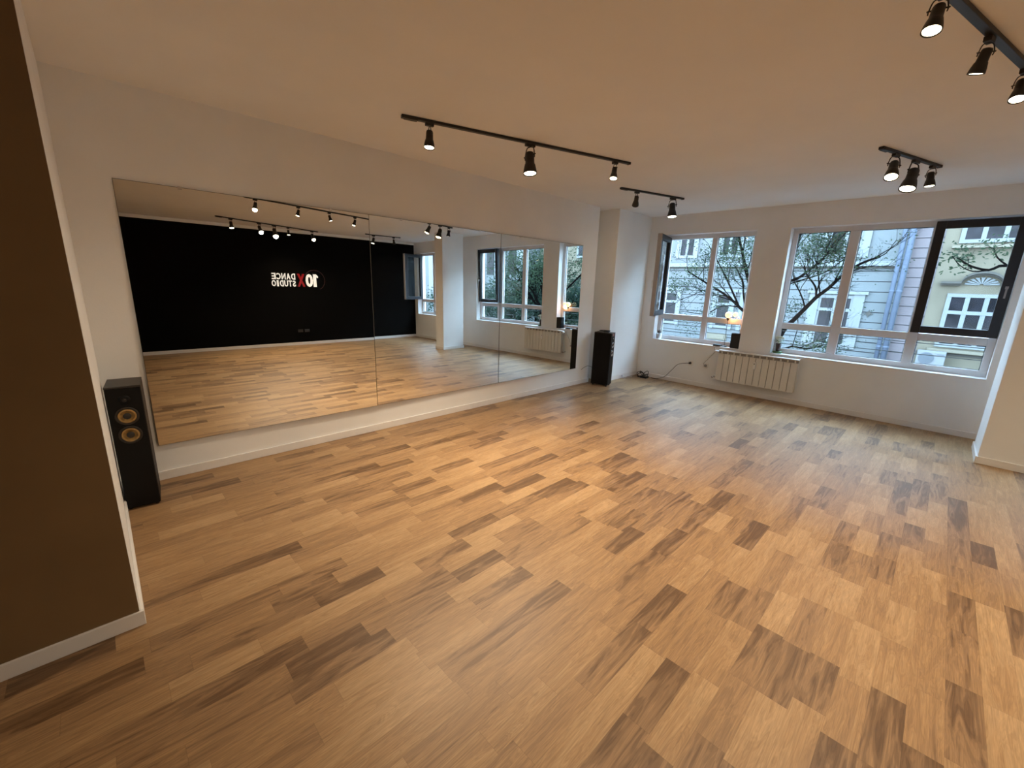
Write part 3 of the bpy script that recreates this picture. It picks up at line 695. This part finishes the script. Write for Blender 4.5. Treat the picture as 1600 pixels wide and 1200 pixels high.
p.shift(ba.location).build('relief_panel', M['cream_light'], ba)
st = Vector((XF - 0.03, fy(1.675), fz(1.056))); sm = MB()
poly = []
for k in range(16):
    r = 0.17 if k % 4 == 0 else (0.10 if k % 2 == 0 else 0.07); t = 2 * PI * k / 16; poly.append((st.y + r * math.cos(t), st.z + r * math.sin(t)))
sm.prism(poly, XF - 0.05, XF).shift(ba.location).build('wall_anchor', M['stone'], ba)
# pinkish strip of the neighbour
bp_ = thing('pink_house', (XF, 1.2, ZG), 'narrow pinkish house strip between the drainpipes and the cream house', 'building', 'houses across the street')
MB().box(XF + 0.05, XF + 8, ycream, ypink, ZG, 13).shift(bp_.location).build('wall', M['pink_render'], bp_)
g = MB(); z = 12.0
while z > ZG: g.box(XF + 0.042, XF + 0.05, ycream, ypink, z - 0.012, z + 0.012); z -= 0.40
g.shift(bp_.location).build('groove', M['groove'], bp_)
for y, r, lb in ((1.26, 0.085, 'blue grey drainpipe left of the pair on the pale house'), (1.10, 0.10, 'blue grey drainpipe right of the pair by the pink strip')):
    d = thing('drainpipe', (XF - 0.36, fy(y) * (XF - 0.36) / XF, ZG), lb, 'drainpipe', 'drainpipes')
    MB().tube([(0, 0, 0), (0, 0, 17)], r, 12).build('pipe', M['pipe'], d, smooth=True)
    c = MB()
    for z in (1.2, 3.6, 6.0, 8.4): c.tube([(0, 0, z), (0, 0, z + 0.06)], r + 0.015, 12)
    c.build('collar', M['pipe'], d)
# cream house
bc = thing('cream_house', (XF, -4, ZG), 'cream rendered house with arched window hood across the street', 'building', 'houses across the street')
MB().box(XF, XF + 8, -14.5, ycream, ZG, 13).shift(bc.location).build('wall', M['cream_render'], bc)
for k, off in enumerate((0.0, -3.1, -6.2, -9.3)):
    yh, yl = fy(0.03) + off, fy(-1.05) + off
    facade_window(bc, yh, yl, fz(0.30), fz(1.68), 3, 4, 0, [fz(0.66), fz(1.22)])
    facade_window(bc, fy(0.08) + off, fy(-1.08) + off, fz(3.10), fz(4.1), 3, 2, 0, [fz(3.85)])
    s = MB(); s.box(XF - 0.18, XF, yl - 0.2, yh + 0.25, fz(0.12), fz(0.20)); s.box(XF - 0.25, XF, yl - 0.3, yh + 0.3, fz(2.92), fz(2.99))
    s.shift(bc.location).build('sill', M['cream_light'], bc)
    # hood: level arms and a segmental arch, with a shell fan below it
    yc = (yh + yl) / 2; hwid = (yh - yl) / 2; z0 = fz(1.99); m = MB()
    def band(zoff, th, proj, inset):
        top = [(yc + hwid + 0.35, z0 + zoff), (yc + hwid * 0.72, z0 + zoff)]
        R = hwid * 0.72
        arc = [(yc + R * math.cos(t), z0 + zoff + 0.40 * math.sin(t)) for t in [PI * i / 14 for i in range(0, 15)]]
        top += arc[1:] + [(yc - hwid - 0.35, z0 + zoff)]
        poly_ = top + [(y, z + th) for y, z in reversed(top)]
        nn = len(top)
        vs = []
        for x in (XF - proj, XF): vs += [(x, y, z) for y, z in top] + [(x, y, z + th) for y, z in top]
        fs = []
        for i in range(nn - 1):
            fs += [(i, i + 1, nn + i + 1, nn + i), (2 * nn + i, 2 * nn + i + 1, 3 * nn + i + 1, 3 * nn + i), (i, i + 1, 2 * nn + i + 1, 2 * nn + i), (nn + i, nn + i + 1, 3 * nn + i + 1, 3 * nn + i)]
        fs += [(0, nn, 3 * nn, 2 * nn), (nn - 1, 2 * nn - 1, 4 * nn - 1, 3 * nn - 1)]
        m.add(vs, fs)
    band(0.0, 0.09, 0.30, 0); band(-0.07, 0.07, 0.18, 0)
    m.shift(bc.location).build('window_hood', M['stone'], bc)
    f = MB()
    for i in range(9):
        t0 = PI * (i + 0.15) / 9; t1 = PI * (i + 0.85) / 9; R = hwid * 0.6
        f.prism([(yc + 0.06 * math.cos(t0), z0 - 0.04 + 0.05 * math.sin(t0)), (yc + R * math.cos(t0), z0 - 0.04 + 0.30 * math.sin(t0)), (yc + R * math.cos(t1), z0 - 0.04 + 0.30 * math.sin(t1)), (yc + 0.06 * math.cos(t1), z0 - 0.04 + 0.05 * math.sin(t1))], XF - 0.06, XF)
    f.shift(bc.location).build('shell_relief', M['facade_frame'], bc)
MB().box(XF - 0.02, XF, -14.5, ycream, fz(0.02), fz(0.09)).shift(bc.location).build('string_course', M['stone'], bc)
bd = thing('corner_house', (XF - 1, -24, ZG), 'pale blue house with tall pilasters farther down the street', 'building', 'houses across the street')
MB().box(XF - 1.0, XF + 8, -40, -14.6, ZG, 14).shift(bd.location).build('wall', M['blue_render'], bd)
for y in (-15.4, -17.6, -19.8, -22.0, -24.4, -27.0): MB().box(XF - 1.25, XF - 1.0, y - 0.35, y + 0.35, ZG, 14).shift(bd.location).build('pilaster', M['facade_frame'], bd)
for y in (-16.5, -18.7, -20.9):
    for z in (-1.0, 2.6, 6.2): MB().box(XF - 1.05, XF - 0.99, y - 0.4, y + 0.4, z, z + 2.0).shift(bd.location).build('window', M['facade_glass'], bd)
ac = thing('air_conditioner', (XF - 0.63, fy(0.08) * 1.0, fz(-0.27)), 'white outdoor air conditioner unit on the cream house wall', 'air conditioner')
MB().box(0, 0.34, -0.43, 0.43, 0, 0.60).build('casing', M['ac_white'], ac, bevel=0.02)
MB().lathe([(0.24, 0), (0.24, 0.015), (0.05, 0.02)], 28, Matrix.Translation((0.0, 0.13, 0.30)) @ Matrix.Rotation(-PI / 2, 4, 'Y')).build('fan_grille', M['ac_grille'], ac)
MB().box(-0.01, 0, -0.38, -0.17, 0.47, 0.50).build('vent_slot', M['ac_grille'], ac)
for y in (-0.3, 0.3): MB().box(0.0, 0.36, y - 0.02, y + 0.02, -0.05, 0).build('bracket', M['ac_grille'], ac)

# ------------------------------------------------------------------ trees in the street
def limb(mb, rng, p, d, length, r, depth, tips, gravity=0.0, spread=0.55, jit=0.22):
    segs = 4 if depth > 0 else 3
    pts = [p.copy()]; rs = [r]
    for i in range(segs):
        d = (d + Vector((rng.uniform(-1, 1), rng.uniform(-1, 1), rng.uniform(-1, 1))) * jit + Vector((0, 0, gravity))).normalized()
        p = p + d * (length / segs); pts.append(p.copy()); rs.append(r * (1 - 0.45 * (i + 1) / segs))
        if depth > 0 and i >= 1:
            for _ in range(2 if rng.random() < 0.55 else 1):
                a = Vector((rng.uniform(-1, 1), rng.uniform(-1, 1), rng.uniform(-0.6, 1))).normalized()
                limb(mb, rng, p, (d + a * spread * 1.5).normalized(), length * rng.uniform(0.5, 0.72), rs[-1] * 0.6, depth - 1, tips, gravity, spread, jit)
        if depth <= 1: tips.append((p.copy(), d.copy()))
    mb.tube(pts, rs, 5 if r < 0.03 else 7, cap=False)
def leaves(rng, tips, per, size, rad, keep=1.0):
    m = MB()
    for p, d in tips:
        if rng.random() > keep: continue
        for _ in range(per):
            c = p + Vector((rng.gauss(0, rad), rng.gauss(0, rad), rng.gauss(0, rad)))
            u = Vector((rng.uniform(-1, 1), rng.uniform(-1, 1), rng.uniform(-0.7, 0.3))).normalized(); v_ = u.cross(Vector((rng.uniform(-1, 1), rng.uniform(-1, 1), rng.uniform(-1, 1)))).normalized()
            s_ = size * rng.uniform(0.6, 1.2)
            m.add([c, c + u * s_ * 0.5 + v_ * s_ * 0.22, c + u * s_, c + u * s_ * 0.5 - v_ * s_ * 0.22], [(0, 1, 2, 3)])
    return m
XT = 11.5
rng = random.Random(5)
t1 = thing('street_tree', (XT, 3.0, ZG), 'sparse-leaved street tree with forked limbs seen through both windows', 'tree')
wood = MB(); tips = []
def T_(px, py, dx=0.0): return onx(px, py, XT + dx)
fork = Vector((XT, 3.0, -0.6))
wood.tube([(XT, 3.05, ZG), (XT + 0.05, 3.0, -2.5), fork], [0.16, 0.14, 0.12], 10)
paths = [
    ([fork, T_(1222, 520), T_(1240, 500), T_(1258, 482), T_(1275, 465), T_(1295, 450), T_(1317, 430, 0.1), T_(1345, 412, 0.2), T_(1375, 401, 0.3)], 0.055),
    ([T_(1275, 465), T_(1274, 448), T_(1260, 428), T_(1257, 415, 0.1)], 0.024),
    ([fork, T_(1205, 490, -0.2), T_(1226, 446, -0.2), T_(1245, 436, -0.2), T_(1262, 424, -0.2), T_(1283, 408, -0.2), T_(1300, 385, -0.1)], 0.04),
    ([T_(1205, 490, -0.2), T_(1222, 430), T_(1240, 400), T_(1250, 370), T_(1262, 340)], 0.032),
    ([T_(1226, 446, -0.2), T_(1258, 436), T_(1290, 425, 0.2), T_(1325, 400, 0.3)], 0.018),
    ([fork, T_(1190, 500), T_(1170, 440, 0.2), T_(1160, 395, 0.3), T_(1150, 350, 0.3)], 0.06),
    ([fork, T_(1172, 505), T_(1155, 480), T_(1140, 466), T_(1125, 455), T_(1100, 440), T_(1075, 424)], 0.042),
    ([T_(1155, 480), T_(1142, 450), T_(1130, 425, 0.2), T_(1118, 402, 0.3), T_(1108, 385, 0.4)], 0.026),
    ([T_(1172, 505), T_(1163, 470, -0.2), T_(1160, 440, -0.3), T_(1148, 415, -0.3)], 0.03),
    ([T_(1125, 455), T_(1105, 452), T_(1080, 462), T_(1058, 470)], 0.014),
    ([T_(1155, 480), T_(1130, 478), T_(1100, 490), T_(1065, 486)], 0.016),
    ([fork, T_(1225, 545, 0.2), T_(1260, 545, 0.3), T_(1285, 540, 0.4)], 0.03),
]
for pts, r in paths:
    sp_ = smooth_pts(pts, 3); rs = [r * (1 - 0.6 * i / (len(sp_) - 1)) for i in range(len(sp_))]
    wood.tube(sp_, rs, 7, cap=False)
    for i in range(3, len(sp_)):
        if rng.random() < (0.62 if i > len(sp_) * 0.35 else 0.25):
            d = (sp_[i] - sp_[i - 1]).normalized(); a = Vector((rng.uniform(-1, 1), rng.uniform(-1, 1), rng.uniform(-0.4, 1))).normalized()
            limb(wood, rng, sp_[i], (d * 0.7 + a * 0.8).normalized(), rng.uniform(0.45, 0.85), rs[i] * 0.38 + 0.002, 2, tips, 0.02)
wood.shift(t1.location).build('branches', M['bark'], t1, smooth=True)
sel = [(p, d) for p, d in tips if p.y > 1.7 or rng.random() < 0.25]
lv = leaves(rng, sel, 3, 0.058, 0.09, 0.45)
clumps = [(1305, 385, 0.30, 620), (1296, 400, 0.18, 260), (1278, 372, 0.22, 150), (1150, 385, 0.38, 800), (1130, 400, 0.25, 250), (1095, 410, 0.28, 260), (1083, 425, 0.2, 140), (1253, 358, 0.3, 120), (1240, 480, 0.2, 140), (1262, 545, 0.3, 420), (1298, 545, 0.22, 300), (1125, 470, 0.25, 160)]
for px, py, rd, cnt in clumps:
    c0 = onx(px, py, XT + 0.4)
    lv2 = leaves(rng, [(c0, None)], cnt, 0.062, rd * 0.6); lv.add(lv2.v, lv2.f)
lv.shift(t1.location).build('foliage', M['leaf'], t1)
# second tree, its twigs reach in from the right
t2 = thing('street_tree', (XT + 1.0, -3.2, ZG), 'tree whose twigs reach across the dark tilted window leaf', 'tree')
rng = random.Random(8); wood = MB(); tips = []
f2 = Vector((XT + 1.0, -3.0, 0.6)); wood.tube([(XT + 1.0, -3.2, ZG), (XT + 1.0, -3.1, -1.5), f2], [0.17, 0.14, 0.11], 10)
for pts, r in (([f2, T_(1640, 440, 0.8), T_(1574, 415, 0.5), T_(1545, 422, 0.4), T_(1515, 415, 0.4), T_(1495, 402, 0.4)], 0.035), ([T_(1574, 415, 0.5), T_(1558, 402, 0.5), T_(1553, 386, 0.5)], 0.016), ([T_(1545, 422, 0.4), T_(1520, 424, 0.3), T_(1500, 415, 0.3), T_(1488, 400, 0.3)], 0.014)):
    sp_ = smooth_pts(pts, 3); rs = [r * (1 - 0.6 * i / (len(sp_) - 1)) for i in range(len(sp_))]; wood.tube(sp_, rs, 7, cap=False)
    for i in range(4, len(sp_)):
        if rng.random() < 0.35:
            a = Vector((rng.uniform(-1, 1), rng.uniform(-1, 1), rng.uniform(-0.2, 1))).normalized(); limb(wood, rng, sp_[i], a, 0.35, 0.006, 1, tips, 0.02)
wt = list(tips)
for k in range(7):
    a = 2 * PI * k / 7; limb(wood, rng, f2, Vector((math.cos(a) * 0.8, min(0.1, math.sin(a) * 0.8), 1.0)).normalized(), 1.4, 0.05, 3, tips, 0.02)
wood.shift(t2.location).build('branches', M['bark'], t2, smooth=True)
lv = leaves(rng, wt, 2, 0.08, 0.05, 0.6)
for px, py in ((1492, 395), (1500, 408), (1560, 388)):
    q = leaves(rng, [(T_(px, py, 0.4), None)], 55, 0.09, 0.11); lv.add(q.v, q.f)
q = leaves(rng, [t for t in tips[len(wt):] if t[0].y < -1.2], 2, 0.10, 0.2); lv.add(q.v, q.f)
lv.shift(t2.location).build('foliage', M['leaf'], t2)
# dense crowns down the street, seen in the mirror
for i, (x, y, lb, zf, ln_) in enumerate(((15.2, -5.9, 'dense green tree filling the reflected wide window', 0.0, 1.9), (15.5, -12.8, 'slim tree reflected behind the column', 0.2, 1.1), (20.0, -8.4, 'loose green tree reflected in the small window', 0.0, 1.3))):
    rng = random.Random(20 + i); t = thing('street_tree', (x, y, ZG), lb, 'tree', 'trees down the street'); wood = MB(); tips = []
    f = Vector((x, y, zf - 0.8)); wood.tube([(x, y, ZG), (x + 0.05, y, -2.4), f], [0.2, 0.17, 0.14], 10)
    for k in range(8):
        a = 2 * PI * k / 8 + rng.random() * 0.5; limb(wood, rng, f, Vector((math.cos(a), math.sin(a), rng.uniform(0.4, 1.5))).normalized(), ln_, 0.07, 3, tips, 0.02)
    wood.shift(t.location).build('branches', M['bark'], t, smooth=True)
    leaves(rng, tips, 6 if i == 0 else 2, 0.14, 0.24).shift(t.location).build('foliage', M['leaf_dark'] if i != 2 else M['leaf'], t)
